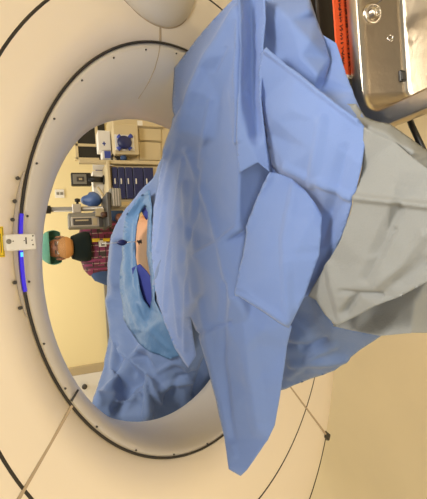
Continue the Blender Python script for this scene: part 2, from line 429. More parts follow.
    for v in bm.verts:
        q = v.co*wscale + Vector((seed*7.3, 0, 0))
        h = noise.noise(q) + .5*noise.noise(q*2.1) + .25*abs(noise.noise(q*4.3))
        # long pleat-like ripples
        nv = v.normal.copy()
        if nv.dot(CAM - v.co) < 0: nv.negate()
        moves.append((v, nv*(h*wr + hi.get(v, 0) + lo.get(v, 0))))
    for v, mv in moves: v.co += mv
    bmesh.ops.recalc_face_normals(bm, faces=bm.faces)
    f0 = bm.faces[0]
    if f0.normal.dot(CAM - f0.calc_center_median()) < 0: bmesh.ops.reverse_faces(bm, faces=bm.faces)
    o = bmo(name, bm, m, parent, True)
    sm = o.modifiers.new('thickness', 'SOLIDIFY'); sm.thickness = thick; sm.offset = -1
    return o

# pressed fold lines: (height in metres, width in photo pixels, line)
CR_B = [(.010, 3.5, [(237, 10), (221, 36), (203, 66), (191, 92), (180, 121), (166, 154)]), (-.006, 2, [(183, 103), (173, 115)]), (-.006, 2, [(224, 48), (214, 70)]),
        (.010, 2.5, [(240, 0), (238, 70), (238, 141)]), (.005, 2.5, [(211, 100), (203, 150), (196, 200)]), (.004, 2.5, [(232, 92), (237, 138)]),
        (.006, 2.5, [(187, 150), (208, 206), (218, 243)]), (.008, 2.5, [(240, 227), (218, 243), (195, 256)]), (.006, 2.5, [(218, 243), (231, 297)]), (.006, 2.5, [(185, 183), (187, 248), (195, 297)]),
        (.007, 2.5, [(177, 140), (167, 180), (159, 206)]), (.006, 2.5, [(179, 219), (179, 271)]), (-.007, 2, [(198, 334), (215, 326), (230, 323)]), (.006, 6, [(242, 303), (250, 368), (259, 427)]),
        (-.012, 5, [(253, 40), (252, 100), (256, 134)]), (-.006, 3, [(225, 285), (222, 360), (232, 440)]), (.005, 3, [(200, 300), (215, 380), (235, 455)]), (.005, 3, [(205, 160), (192, 215), (196, 250)])]
CR_B += [(.008, 1.6, [(170, 165), (165, 200), (158, 250)]), (.008, 1.6, [(174, 225), (167, 270), (165, 310)]), (.007, 1.6, [(191, 255), (186, 300), (186, 350)]), (.006, 1.6, [(183, 160), (176, 215), (174, 280), (180, 335)]), (-.006, 2, [(200, 170), (196, 215), (182, 262)])]
CR_C = [(.005, 4, [(295, 186), (285, 240), (289, 320)]), (.006, 3, [(238, 292), (262, 306), (287, 322)]), (-.002, 4, [(235, 256), (275, 256), (318, 252)]), (.005, 3, [(270, 176), (249, 228)])]
CR_D = [(.006, 3, [(287, 167), (320, 182), (353, 198)]), (.005, 4, [(313, 183), (323, 120)]), (.006, 2.5, [(268, 50), (295, 72), (322, 94), (360, 123)]), (-.005, 5, [(345, 150), (335, 200), (320, 240)])]
CR_G = [(.008, 3, [(350, 197), (395, 202), (430, 206)]), (-.008, 5, [(398, 208), (385, 232), (375, 254)]), (-.008, 4, [(392, 230), (378, 255), (364, 279)]), (-.006, 2, [(341, 292), (360, 294), (382, 294)]),
        (-.009, 3, [(356, 296), (344, 312)]), (-.004, 5, [(424, 262), (408, 275), (394, 284)]), (.006, 4, [(330, 265), (336, 295), (342, 322)]), (.006, 5, [(427, 235), (405, 262), (380, 284)])]
CR_F = [(.008, 3, [(293, 364), (320, 362), (346, 358)]), (-.008, 3, [(283, 345), (305, 347), (325, 340)]), (.007, 3, [(290, 375), (318, 352), (335, 345)])]
CR_A = [(.018, 3, [(116, 240), (113, 275), (118, 320), (128, 360)]), (.025, 4, [(112, 300), (118, 345), (112, 390)]), (-.025, 4, [(121, 245), (118, 290), (124, 330), (150, 372)]), (.030, 4, [(124, 350), (150, 374), (158, 400)]),
        (.03, 4, [(100, 400), (125, 375), (138, 350)]), (-.03, 5, [(118, 408), (130, 385), (140, 380)]), (.03, 3, [(150, 374), (147, 416)]), (.02, 3, [(152, 397), (170, 385), (190, 380)]), (-.02, 3, [(195, 395), (200, 375), (207, 360)]),
        (.010, 2, [(167, 248), (154, 288)]), (.010, 2, [(152, 376), (175, 362), (190, 366)]), (-.014, 3, [(165, 400), (178, 378), (205, 372)]), (.012, 2, [(118, 402), (140, 396), (150, 418)]), (-.012, 3, [(105, 395), (122, 388), (135, 372)]), (.008, 2, [(160, 300), (175, 345), (188, 372)]), (.008, 2, [(168, 290), (182, 340)])]
CR_T = [(.008, 1.6, [(147, 192), (128, 215), (124, 250), (126, 290), (140, 330)]), (-.008, 1.6, [(144, 196), (131, 218), (129, 250), (131, 285), (146, 325)]), (.006, 1.6, [(121, 245), (122, 290), (134, 330)]), (.006, 2, [(150, 330), (168, 348)])]
far = empty('patient_drape', at(160, 300, 1.3), 'thin blue drape with a slit over the patient, inside the scanner opening', 'drape')
hole = [(145, 206, 1.47), (139, 214, 1.49), (136.5, 228, 1.49), (135, 243, 1.49), (135, 256, 1.49), (137, 271, 1.485), (139, 285, 1.475), (144, 300, 1.46), (150, 308.5, 1.44), (152, 300, 1.43), (151, 285, 1.43), (149.5, 270, 1.43), (147, 256, 1.435), (146.5, 240, 1.435), (147.5, 225, 1.435), (148, 212, 1.44)]
oA = [(180, 128, 1.02), (166, 150, 1.12), (152, 179, 1.36), (139, 192, 1.48), (123, 212, 1.58), (111, 235, 1.68), (107, 265, 1.74), (106, 300, 1.74), (111, 329, 1.66), (104, 366, 1.50), (95, 394, 1.34), (92, 408, 1.26), (105, 425, 1.24), (140, 440, 1.27), (185, 432, 1.36), (222, 400, 1.42), (215, 340, 1.26), (195, 270, 1.16), (188, 190, 1.13)]
iA = [(121, 240, 1.60), (118, 275, 1.64), (125, 305, 1.56), (124, 213, 1.57), (129, 225, 1.52), (127, 250, 1.54), (128, 280, 1.53), (135, 308, 1.46),   # 19..26
      (136, 330, 1.44), (124, 320, 1.55), (116, 310, 1.67), (146, 330, 1.36), (152, 340, 1.35),                                                   # 27..31
      (124, 354, 1.50), (130, 357, 1.46), (150, 375, 1.36), (169, 362, 1.30), (183, 357, 1.26), (178, 336, 1.25),                               # 32..37
      (112, 398, 1.29), (128, 390, 1.36), (152, 397, 1.30), (147, 416, 1.26), (165, 385, 1.32), (186, 374, 1.30), (120, 417, 1.28),             # 38..44
      (160, 250, 1.30), (160, 290, 1.30), (160, 215, 1.32), (163, 320, 1.29), (156, 190, 1.38), (172, 250, 1.22), (176, 300, 1.20), (115, 300, 1.68), (113, 262, 1.69)]  # 45..53
fA = [[4, 19, 20, 21, 28, 32], [24-1, 24, 25, 26, 27, 33, 34], [7, 52, 29, 28], [6, 53, 20], [34, 41], [34, 35, 36], [38, 40, 41], [40, 34], [40, 43-1], [42, 43], [27, 30, 31, 37, 36], [32, 39, 38], [45, 46, 48, 37]]
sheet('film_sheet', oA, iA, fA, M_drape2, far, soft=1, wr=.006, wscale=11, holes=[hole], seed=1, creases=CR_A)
# clearer teal panel round the slit
hole2 = [(a, b, c-.012) for a, b, c in hole]
oT = [(150, 190, 1.37), (139, 197, 1.455), (128, 216, 1.530), (124, 240, 1.555), (121.5, 275, 1.585), (122, 300, 1.56), (124, 319, 1.53), (137, 342, 1.43), (150, 352, 1.34), (169, 359, 1.28), (183, 355, 1.235), (178, 336, 1.225), (164, 318, 1.265), (155, 300, 1.33), (154, 270, 1.34), (151, 240, 1.37), (152, 210, 1.37)]
iT = [(130, 225, 1.49), (128, 250, 1.505), (129.5, 280, 1.495), (136, 306, 1.43), (147, 328, 1.34), (132, 300, 1.475), (142, 205, 1.455), (125, 285, 1.55), (124, 255, 1.55), (165, 340, 1.285)]
fT = [[1, 17, 18, 19, 20, 21, 25+1], [24, 25-1], [23, 17]]
fT = [[17, 18, 19, 20, 21, 26], [25, 24]]
prop(sheet('slit_panel', oT, iT, fT, M_teal, far, soft=1, wr=.004, wscale=16, holes=[hole2], seed=2, creases=CR_T), 'teal panel around the slit')

near = empty('surgical_drape', at(300, 250, .7), 'large crumpled blue sheet with a grey end panel, filling the foreground before the scanner', 'drape')
# main sheet: from the top fold down over the table and out to the pointed flap
oB = [(237, -4, .80), (252, -4, .86), (264, -4, .83), (266, 20, .83), (262, 42, .83), (260, 62, .83), (261, 100, .83), (266, 132, .83), (272, 160, .83), (275, 180, .85), (262, 230, .86), (250, 285, .82), (270, 312, .79), (292, 326, .78), (287, 346, .80), (281, 388, .82), (275, 425, .85), (268, 440, .86), (247, 470, .88), (241, 475.5, .89), (229, 469, .90),
      (224, 437, .93), (211, 378, .94), (201.5, 345, .94), (190, 316, .97), (193, 335, 1.08), (196, 356, 1.14), (188, 368, 1.19), (175, 348, 1.225), (163, 320, 1.262), (155.5, 292, 1.318), (152.5, 262, 1.355), (152, 235, 1.365), (154, 208, 1.355), (159, 178, 1.23), (165, 152, 1.08), (172, 122, 1.01), (174, 68, .985), (205, 28, .915)]
iB = [(252, 60, .86), (252, 110, .86), (256, 134, .85), (239, 100, .765), (239, 45, .77), (238, 10, .785), (239, 140, .79), (258, 162, .81), (239, 173, .80), (247, 228, .845),    # 34..43
      (190, 90, .875), (180, 130, .93), (200, 62, .865), (220, 30, .835), (186, 110, .90),                    # 44..48
      (222, 245, .855), (204, 180, .94), (196, 258, .945), (238, 228, .83), (232, 160, .83), (220, 100, .845), (215, 140, .875),    # 49..55
      (200, 330, .925), (226, 326, .85), (232, 300, .805), (238, 275, .81), (236, 297, .80), (250, 318, .815), (262, 330, .80), (240, 350, .84), (250, 385, .855), (252, 420, .875), (238, 400, .885), (222, 290, .85), (205, 290, .925),   # 56..68
      (175, 180, 1.10), (178, 220, 1.09), (178, 160, 1.05), (190, 200, .99), (168, 240, 1.20), (170, 285, 1.17), (180, 315, 1.12), (183, 345, 1.17), (247, 228, .815)]
iB = iB[:-1]
fB = [[0, 44, 43, 42, 45, 47], [39, 40, 41], [47, 46, 8], [47, 48], [41, 46], [49, 50], [49, 51, 52, 44], [61, 62], [65, 66, 67, 13], [66, 68, 69, 70], [53, 50]]
sheet('main_sheet', oB, iB, fB, M_drape, near, soft=1, wr=.0035, wscale=10, seed=3, creases=CR_B)
# pleat standing over the main sheet
oP = [(237, -4, .775), (252, -4, .80), (265, -4, .75), (266, 20, .75), (263, 45, .745), (261, 62, .742), (261, 100, .738), (265, 132, .735), (270, 172, .735), (258, 162, .735), (239, 173, .765), (237, 150, .765), (238, 90, .758), (239, 45, .762)]
iP = [(252, 30, .798), (253, 70, .793), (254, 105, .785), (256, 134, .768), (248, 140, .742), (246, 90, .765), (245, 40, .77), (258, 148, .738)]
sheet('pleat', oP, iP, [[14, 15, 16, 17], [6, 7], [17, 21], [18, 10]], M_drape, near, soft=1, wr=.002, wscale=10, seed=15, creases=[(.005, 2, [(239, 0), (240, 70), (240, 140)])])
# folded-over lap in the middle
oC = [(270, 172, .735), (280, 174, .725), (292, 179, .705), (306, 191, .675), (315, 203, .66), (322, 215, .65), (321, 236, .645), (319, 255, .65), (304, 298, .675), (289, 328, .70), (262, 311, .73), (240, 297, .755), (235.5, 296, .765), (235, 288, .77), (240, 262, .775), (247, 228, .775), (258, 200, .758)]
iC = [(297, 184, .69), (290, 215, .685), (300, 240, .66), (270, 230, .725), (262, 256, .725), (250, 290, .745), (285, 318, .695), (265, 280, .715), (294, 255, .668), (284, 287, .688), (310, 222, .652)]
fC = [[2, 18, 20], [7, 25], [11, 22, 10], [15, 20]]
fC = [[2, 18], [11, 22], [18, 27], [19, 25]]
sheet('folded_lap', oC, iC, fC, M_drape, near, soft=2, wr=.003, wscale=9, seed=4, creases=CR_C)
# right hand fold beside the tray
oD = [(263, 53, .735), (269, 47.5, .715), (295, 70, .67), (322, 92, .62), (345, 110, .59), (360, 121, .575), (367, 130, .565), (362, 165, .565), (355, 198, .585), (340, 240, .635), (330, 263, .675), (310, 295, .73), (300, 300, .76), (300, 260, .73), (300, 210, .74), (285, 185, .76), (272, 165, .765), (266, 132, .76), (261, 100, .755), (259, 75, .748)]
iD = [(287, 167, .70), (320, 182, .63), (315, 120, .625), (290, 110, .67), (312, 150, .635), (340, 150, .59), (325, 215, .675), (310, 183, .672), (276, 120, .71), (305, 195, .735)]
fD = [[16, 20, 27, 21, 8], [22, 24]]
fD = [[16, 20, 27, 21, 8], [22, 24]]
sheet('side_fold', oD, iD, fD, M_drape, near, soft=1, wr=.003, wscale=8, seed=5, creases=CR_D)
oK = [(250, 80, .87), (280, 95, .82), (315, 160, .76), (335, 205, .70), (326, 262, .73), (312, 292, .77), (280, 325, .90), (262, 300, .92), (252, 230, .92)]
sheet('under_layer', oK, [(285, 200, .81)], [], M_drape, near, soft=2, wr=.003, wscale=8, seed=14)
# rolled upper edge behind the fold
oE = [(262, -4, .80), (309, -4, .76), (316, 18, .735), (323, 36, .715), (330, 60, .70), (326, 80, .70), (326, 98, .69), (312, 96, .70), (292, 80, .73), (270, 60, .77), (262, 60, .79), (262, 30, .80)]
iE = [(290, 20, .725), (300, 55, .70), (270, 20, .775), (267, 38, .79), (275, 43, .765), (282, 55, .745), (310, 40, .69), (318, 75, .675), (312, 10, .72)]
fE = [[0, 14, 16, 17], [14, 15, 16], [12, 13]]
sheet('rolled_edge', oE, iE, fE, M_drape, near, cuts=3, soft=2, wr=.003, wscale=8, seed=6)
oS = [(316, 30, .73), (321, 34, .72), (336, 43, .70), (345, 72, .665), (353, 92, .63), (364, 117, .595), (360, 126, .59), (346, 116, .60), (330, 104, .63), (318, 96, .69), (318, 80, .71), (324, 60, .725)]
iS = [(333, 60, .70), (336, 80, .67), (328, 90, .69)]
sheet('tucked_strip', oS, iS, [], M_drape, near, cuts=3, soft=2, wr=.002, wscale=8, seed=7)
# grey absorbent end
oG = [(365, 127, .563), (372, 131, .55), (395, 142, .53), (410, 155, .515), (432, 172, .49), (432, 205, .485), (432, 279, .50), (399, 297, .55), (375, 306, .585), (362, 313.5, .61), (336, 326, .65), (325, 315, .675), (316, 300, .685), (308, 296, .70), (328, 262, .645), (340, 240, .61), (355, 198, .58), (362, 165, .573)]
iG = [(390, 202, .528), (395, 208, .528), (385, 235, .545), (373, 265, .57), (362, 284, .59), (380, 292, .578), (356, 295, .605), (342, 318, .64), (400, 170, .52), (390, 285, .555), (342, 290, .62), (410, 262, .525), (403, 204, .522)]
fG = [[16, 18, 30, 5], [19, 20, 21], [22, 24], [24, 25], [22, 23]]
gp = sheet('grey_panel', oG, iG, fG, M_grey, near, soft=1, wr=.003, wscale=12, seed=8, creases=CR_G); prop(gp, 'grey absorbent end panel')
oR = [(346, 104, .62), (356, 104, .61), (365, 117, .60), (375, 121, .59), (390, 124, .575), (404, 134, .56), (432, 153, .535), (432, 178, .50), (410, 160, .525), (395, 147, .54), (372, 136, .56), (358, 126, .585)]
iR = [(372, 126, .565), (386, 132, .548), (387, 140, .545), (400, 144, .53), (415, 152, .51), (362, 121, .59)]
fR = [[17, 12, 13, 15, 16]]
prop(sheet('grey_roll', oR, iR, fR, M_grey, near, cuts=3, soft=2, wr=.002, wscale=12, seed=9), 'rolled grey edge')
oU = [(432, 272, .60), (432, 333, .62), (410, 333, .615), (385, 335.5, .64), (380, 336, .65), (355, 331, .69), (333, 326, .72), (340, 312, .74), (362, 303, .70), (385, 292, .67)]
prop(sheet('grey_underside', oU, [(400, 312, .63), (370, 318, .69), (415, 300, .61)], [], M_grey, near, cuts=3, soft=2, wr=.003, wscale=10, seed=10), 'shaded hanging grey hem')
# hanging side below the lap
oF = [(272, 322, .90), (285, 310, .86), (296, 298, .80), (306, 284, .76), (312, 293, .74), (323, 312, .735), (335, 326, .73), (360, 331, .72), (382, 335, .71), (362, 348, .76), (345, 360, .80), (337, 367, .82), (310, 379, .88), (280, 390, .95), (268, 392, .97), (266, 360, .95)]
iF = [(290, 340, .84), (305, 335, .81), (300, 355, .84), (318, 362, .82), (330, 348, .79), (290, 372, .90), (345, 340, .76), (308, 315, .79), (296, 345, .825), (300, 375, .885)]
fF = [[16, 24, 17, 6], [18, 19, 11], [21, 25]]
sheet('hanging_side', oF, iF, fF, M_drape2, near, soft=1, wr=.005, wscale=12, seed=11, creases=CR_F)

# ------------------------------------------------------------------ patient under the drape (skin shows in the slit)
def skin_fig(name, verts, edges, radii, root, m, parent=None, sub=2):
    me = bpy.data.meshes.new(name); me.from_pydata([tuple(v) for v in verts], edges, [])
    o = link(name, me, m, parent, False)
    sk = o.modifiers.new('skin', 'SKIN'); sk.use_smooth_shade = True
    for i, r_ in enumerate(radii):
        d = me.skin_vertices[0].data[i]; d.radius = r_ if isinstance(r_, tuple) else (r_, r_); d.use_root = (i == root)
    sb = o.modifiers.new('sub', 'SUBSURF'); sb.levels = sub; sb.render_levels = sub
    return o
def bake(o):
    dg = bpy.context.evaluated_depsgraph_get(); me = bpy.data.meshes.new_from_object(o.evaluated_get(dg)); o.modifiers.clear(); old = o.data; o.data = me; bpy.data.meshes.remove(old)
    me.polygons.foreach_set('use_smooth', [True]*len(me.polygons)); return o
pat = empty('patient', (0, .55, .90), 'bare strip of a patient lying under the blue drape, seen through its slit', 'person')
pv = [(0, .55, .99), (0, .80, .99), (0, 1.02, .99), (0, 1.14, .99), (0, 1.22, 1.0), (0, 1.34, 1.0), (0, .30, .97), (0, .14, .96),
      (.09, .0, .95), (.08, -.08, .93), (.07, -.17, .92), (-.09, .0, .95), (-.08, -.08, .93), (-.07, -.17, .92),
      (.17, 1.0, .97), (.225, .78, .955), (.225, .56, .945), (.22, .42, .94), (-.17, 1.0, .97), (-.225, .78, .955), (-.225, .56, .945), (-.22, .42, .94)]
pe = [(0, 1), (1, 2), (2, 3), (3, 4), (4, 5), (0, 6), (6, 7), (7, 8), (8, 9), (9, 10), (7, 11), (11, 12), (12, 13), (2, 14), (14, 15), (15, 16), (16, 17), (2, 18), (18, 19), (19, 20), (20, 21)]
pr = [(.165, .115), (.17, .115), (.15, .10), (.055, .055), (.075, .08), (.06, .07), (.16, .10), (.15, .09), .075, .055, .04, .075, .055, .04, .05, .04, .034, .03, .05, .04, .034, .03]
bake(skin_fig('body', pv, pe, pr, 0, M_skin, pat))
bm = bmesh.new(); ellipsoid(bm, (0, 1.31, 1.0), (.085, .11, .10)); bmo('patient_cap', bm, M_blueb, pat, True)
# deep blue cloths tucked in both ends of the slit
def slip(name, pts, m, parent, label=None):
    o = sheet(name, pts, [], [], m, parent, cuts=3, soft=2, wr=.003, wscale=16, thick=.002, seed=12)
    return prop(o, label)
tw = slip('surgical_towel', [(132, 268, 1.485), (140, 264, 1.475), (147, 271, 1.462), (154, 281, 1.435), (156, 300, 1.425), (152, 313, 1.44), (143, 306, 1.485), (136, 290, 1.505)], M_navycloth, None)
prop(tw, 'dark blue towel tucked in the lower end of the drape slit', 'towel')
tw = slip('surgical_towel', [(140, 203, 1.485), (149, 203, 1.455), (150, 214, 1.452), (146, 220, 1.465), (141, 211, 1.49)], M_navycloth, None)
prop(tw, 'small dark blue towel corner in the upper end of the drape slit', 'towel')
# needle probe standing in the skin
nd = empty('needle_probe', at(140, 243, 1.49), 'thin needle probe with a dark blue oval hub standing in the bare skin', 'needle')
q0, q1 = at(141, 241.5, 1.492), at(102, 243.6, 1.40)
ax = (q1-q0)
bl = ax.length
tube('needle_shaft', [q0, q0+ax*.42], .0016, M_chrome, nd, 8)
lathe('hub', q0+ax*.36, ax, [(.002, 0), (.0065, .006), (.0105, .014), (.0115, .021), (.0105, .028), (.0065, .036), (.002, .042)], M_navy, nd, 16)
tube('tail_wire', [q0+ax*.62, q0+ax*.8, q1], .0013, M_white, nd, 8)
prop(lathe('depth_stop', q0+ax*.015, ax, [(.005, 0), (.006, .004), (.004, .010), (.002, .012)], M_ink, nd, 12), 'black stop at the skin')
for k, (a, b) in enumerate((((137, 240, 1.489), (139.5, 244.5, 1.489)), ((141, 239.5, 1.487), (141.5, 243.5, 1.487)))):
    tube('marker_stitch', [at(*a), at(*b)], .002, M_ink, nd, 6)

# table carrying the patient
tb = empty('patient_table', (0, .4, 0), 'scanner table under the blue drapes', 'table')
bm = bmesh.new(); a_box(bm, (0, .62, .875), (.36, 1.7, .045), bev=.015); bmo('tabletop', bm, M_white, tb)
bm = bmesh.new(); a_box(bm, (.05, .0, .425), (.16, .20, .85), bev=.02); bmo('column', bm, M_cream, tb)

# ------------------------------------------------------------------ person beyond the scanner
PX, PY = .083, 2.27
pe_ = empty('person', (PX, PY, 0), 'person in green cap, face mask and plaid apron standing behind the scanner', 'person')
def PP(x, y, z): return Vector((PX+x, PY+y, z))
V = [PP(0, .03, .82), PP(0, .02, .96), PP(0, 0, 1.10), PP(0, -.01, 1.18), PP(0, -.02, 1.235), PP(0, -.05, 1.30), PP(0, -.075, 1.38), PP(0, -.075, 1.45), PP(0, -.07, 1.49),
     PP(.155, 0, 1.165), PP(.245, -.02, .98), PP(.15, -.22, .93), PP(-.155, 0, 1.165), PP(-.265, -.02, .99), PP(-.16, -.22, .93),
     PP(.09, .03, .74), PP(.10, .02, .42), PP(.10, .04, .08), PP(.10, -.09, .035), PP(-.09, .03, .74), PP(-.10, .02, .42), PP(-.10, .04, .08), PP(-.10, -.09, .035),
     PP(.13, -.29, .92), PP(-.14, -.29, .92)]
Ed = [(0, 1), (1, 2), (2, 3), (3, 4), (4, 5), (5, 6), (6, 7), (7, 8), (3, 9), (9, 10), (10, 11), (11, 23), (3, 12), (12, 13), (13, 14), (14, 24), (0, 15), (15, 16), (16, 17), (17, 18), (0, 19), (19, 20), (20, 21), (21, 22)]
Rd = [(.15, .11), (.14, .10), (.15, .105), (.12, .09), .055, .062, (.078, .092), (.076, .092), (.055, .07), .055, .042, .030, .055, .042, .030, .075, .052, .040, .035, .075, .052, .040, .035, (.038, .018), (.038, .018)]
n0 = len(V)
for s, wi in ((1, 23), (-1, 24)):
    b = V[wi]
    for k in range(4):
        off = (k-1.5)*.019; ln = (.062, .075, .07, .055)[k]
        i0 = len(V); V += [b+Vector((off, -.03, 0)), b+Vector((off*1.1, -.03-ln*.5, -.006)), b+Vector((off*1.1, -.03-ln, -.025))]
        Ed += [(wi, i0), (i0, i0+1), (i0+1, i0+2)]; Rd += [.010, .009, .007]
    i0 = len(V); V += [b+Vector((-s*.04, .0, -.005)), b+Vector((-s*.06, -.03, -.015)), b+Vector((-s*.062, -.055, -.025))]
    Ed += [(wi, i0), (i0, i0+1), (i0+1, i0+2)]; Rd += [.012, .010, .008]
bake(skin_fig('body', V, Ed, Rd, 0, M_face, pe_))
HC = PP(0, -.085, 1.405)
bm = bmesh.new(); a_tube(bm, [HC+Vector((0, -.085, .022)), HC+Vector((0, -.100, -.004)), HC+Vector((0, -.107, -.022)), HC+Vector((0, -.088, -.034))], [.007, .011, .015, .008], 10); bmo('nose', bm, M_face, pe_, True)
for s in (-1, 1):
    bm = bmesh.new(); ellipsoid(bm, HC+Vector((s*.032, -.082, .012)), (.014, .010, .009)); bmo('eye', bm, M_white, pe_, True)
    bm = bmesh.new(); ellipsoid(bm, HC+Vector((s*.032, -.090, .011)), (.006, .004, .006)); bmo('pupil', bm, M_ink, pe_, True)
    bm = bmesh.new(); ellipsoid(bm, HC+Vector((s*.032, -.084, .032)), (.020, .008, .005)); bmo('eyebrow', bm, M_ink, pe_, True)
    bm = bmesh.new(); ellipsoid(bm, HC+Vector((s*.080, .0, 0)), (.010, .022, .034)); bmo('ear', bm, M_face, pe_, True)
# bouffant cap
bm = bmesh.new(); vs = ellipsoid(bm, (0, 0, 0), (.128, .130, .105), u=40, v=24)
for v in list(bm.verts):
    if v.co.z < -.035 or (v.co.y < -.055 and v.co.z < .020 + .25*(v.co.y+.055)*-1*.4): pass
kill = [v for v in bm.verts if v.co.z < -.062 or (v.co.y < -.03 and v.co.z < .022)]
bmesh.ops.delete(bm, geom=kill, context='VERTS')
for v in bm.verts:
    a = math.atan2(v.co.y, v.co.x); g = 1+.035*math.sin(a*17)+.03*noise.noise(v.co*30); v.co = Vector((v.co.x*g, v.co.y*g, v.co.z)) + HC + Vector((.008, .02, .045))
o = bmo('surgical_cap', bm, M_green, pe_, True); o.modifiers.new('t', 'SOLIDIFY').thickness = .003
# mask
bm = bmesh.new(); N = 14; rows = []
for j, (z, yy, hw) in enumerate(((.016, -.104, .052), (-.002, -.112, .064), (-.016, -.118, .072), (-.032, -.124, .078), (-.052, -.120, .076), (-.072, -.108, .064), (-.088, -.088, .046))):
    rows.append([bm.verts.new(HC+Vector((hw*math.sin((i/N-.5)*math.pi*.98), yy*(.30+.70*math.cos((i/N-.5)*math.pi*.9)), z))) for i in range(N+1)])
for a, b in zip(rows[:-1], rows[1:]):
    for i in range(N): bm.faces.new((a[i], a[i+1], b[i+1], b[i]))
o = bmo('face_mask', bm, M_mask, pe_, True); o.modifiers.new('t', 'SOLIDIFY').thickness = .002
# clear visor
bm = bmesh.new(); rows = []
for z, k in ((.034, 1.0), (.0, 1.04), (-.036, 1.02)):
    rows.append([bm.verts.new(HC+Vector((.086*k*math.sin((i/N-.5)*math.pi*.95), -.138*k*math.cos((i/N-.5)*math.pi*.8)+.012, z))) for i in range(N+1)])
for a, b in zip(rows[:-1], rows[1:]):
    for i in range(N): bm.faces.new((a[i], a[i+1], b[i+1], b[i]))
o = bmo('visor', bm, M_lens, pe_, True); o.modifiers.new('t', 'SOLIDIFY').thickness = .0015
# thyroid collar
lathe('collar', PP(0, -.055, 1.20), (0, -.10, 1), [(.118, .0), (.118, .035), (.108, .07), (.094, .105), (.086, .125), (.074, .118), (.07, .02)], M_collar, pe_, 28)
# plaid apron around the torso
bm = bmesh.new(); prev = None
for z, a, b in ((.55, .20, .16), (.70, .20, .165), (.85, .205, .165), (.98, .215, .16), (1.08, .225, .15), (1.15, .235, .135), (1.205, .225, .115), (1.245, .175, .10), (1.265, .10, .085)):
    ring = [bm.verts.new(PP(a*math.cos(t)*(1+.02*math.sin(5*t)), b*math.sin(t)*(1+.03*math.sin(7*t))-.005, z)) for t in (2*math.pi*i/40 for i in range(40))]
    if prev:
        for i in range(40): bm.faces.new((prev[i], prev[(i+1) % 40], ring[(i+1) % 40], ring[i]))
    prev = ring
bmo('plaid_apron', bm, M_plaid, pe_, True)
for s in (-1, 1):
    e = V[10] if s > 0 else V[13]; sh = V[9] if s > 0 else V[12]; wr_ = V[11] if s > 0 else V[14]
    tube('sleeve', [sh+Vector((-s*.03, 0, .02)), sh.lerp(e, .3)+Vector((s*.02, 0, .01)), sh.lerp(e, .75)+Vector((s*.015, 0, 0)), e, e.lerp(wr_, .35)], [.060, .076, .074, .066, .060], M_scrub, pe_, 16)
    l = V[15] if s > 0 else V[19]; kn = V[16] if s > 0 else V[20]; an = V[17] if s > 0 else V[21]
    tube('trouser_leg', [l+Vector((0, 0, .05)), l.lerp(kn, .5), kn, kn.lerp(an, .9)], [.098, .09, .078, .07], M_scrub, pe_, 16)
    bm = bmesh.new(); ellipsoid(bm, PP(s*.10, -.05, .043), (.05, .13, .043)); bmo('shoe', bm, M_black, pe_, True)
bd = box('name_badge', PP(.015, -.170, 1.110), (.050, .006, .055), M_paper, pe_, bev=.001)
box('badge_photo', PP(.008, -.174, 1.108), (.022, .002, .026), M_greyp, bd, bev=0)
box('badge_strap', PP(.042, -.166, 1.155), (.026, .005, .055), M_yellow, pe_, Matrix.Rotation(R(-12), 3, 'X'), bev=.001)
box('badge_strap', PP(.040, -.172, 1.080), (.024, .005, .050), M_yellow, pe_, bev=.001)

# ------------------------------------------------------------------ things behind the scanner
FRONT = {}
def pbox(name, x0, y0, x1, y1, d, th, m, parent=None, bev=.004, on=None, lift=.004):
    """upright box whose front face spans photo columns x0..x1 and rows y0..y1 at depth d, or lies just proud of the front of another box"""
    if on is not None:
        v = FW + UP*((213.5-(x0+x1)/2)/FOC) + RT*((249.5-(y0+y1)/2)/FOC); d = (FRONT[on]-lift - CAM.y)/v.y
    c = at((x0+x1)/2, (y0+y1)/2, d); hh = (x1-x0)*d/FOC/math.cos(PITCH)*.97; ww = (y1-y0)*d/FOC
    o = box(name, c+Vector((0, th/2, 0)), (ww, th, hh), m, parent, bev=bev); FRONT[o] = c.y
    return o
def down(px, py, d):
    p = at(px, py, d); return Vector((p.x, p.y, 0))
# drip stand
pb_, pt_ = at(128, 207, 2.6), at(50, 209.6, 2.6); pxm, pym = pt_.x, pt_.y
st = empty('drip_stand', (pxm, pym, 0), 'grey metal pole stand with a black top beside the masked person', 'stand')
tube('pole', [(pxm, pym, .09), (pxm, pym, pt_.z)], .0165, M_pole, st, 16)
tube('pole_cap', [(pxm, pym, pt_.z-.005), (pxm, pym, pt_.z+.04)], .026, M_black, st, 16)
box('pole_clamp', (pxm, pym-.01, at(77, 209, 2.6).z), (.060, .05, .055), M_pole, st)
lathe('clamp_knob', (pxm+.045, pym-.01, at(78, 204, 2.6).z), (1, 0, 0), [(.008, -.02), (.008, .0), (.018, .002), (.018, .02), (.008, .024)], M_black, st, 14)
for k in range(5):
    a = 2*math.pi*k/5+.4
    leg = tube('leg', [(pxm, pym, .10), (pxm+.16*math.cos(a), pym+.16*math.sin(a), .085), (pxm+.26*math.cos(a), pym+.26*math.sin(a), .065)], .012, M_pole, st, 8)
    lathe('caster', (pxm+.26*math.cos(a)-.01, pym+.26*math.sin(a), .031), (1, 0, 0), [(.012, 0), (.031, .003), (.031, .017), (.012, .02)], M_black, leg, 14)
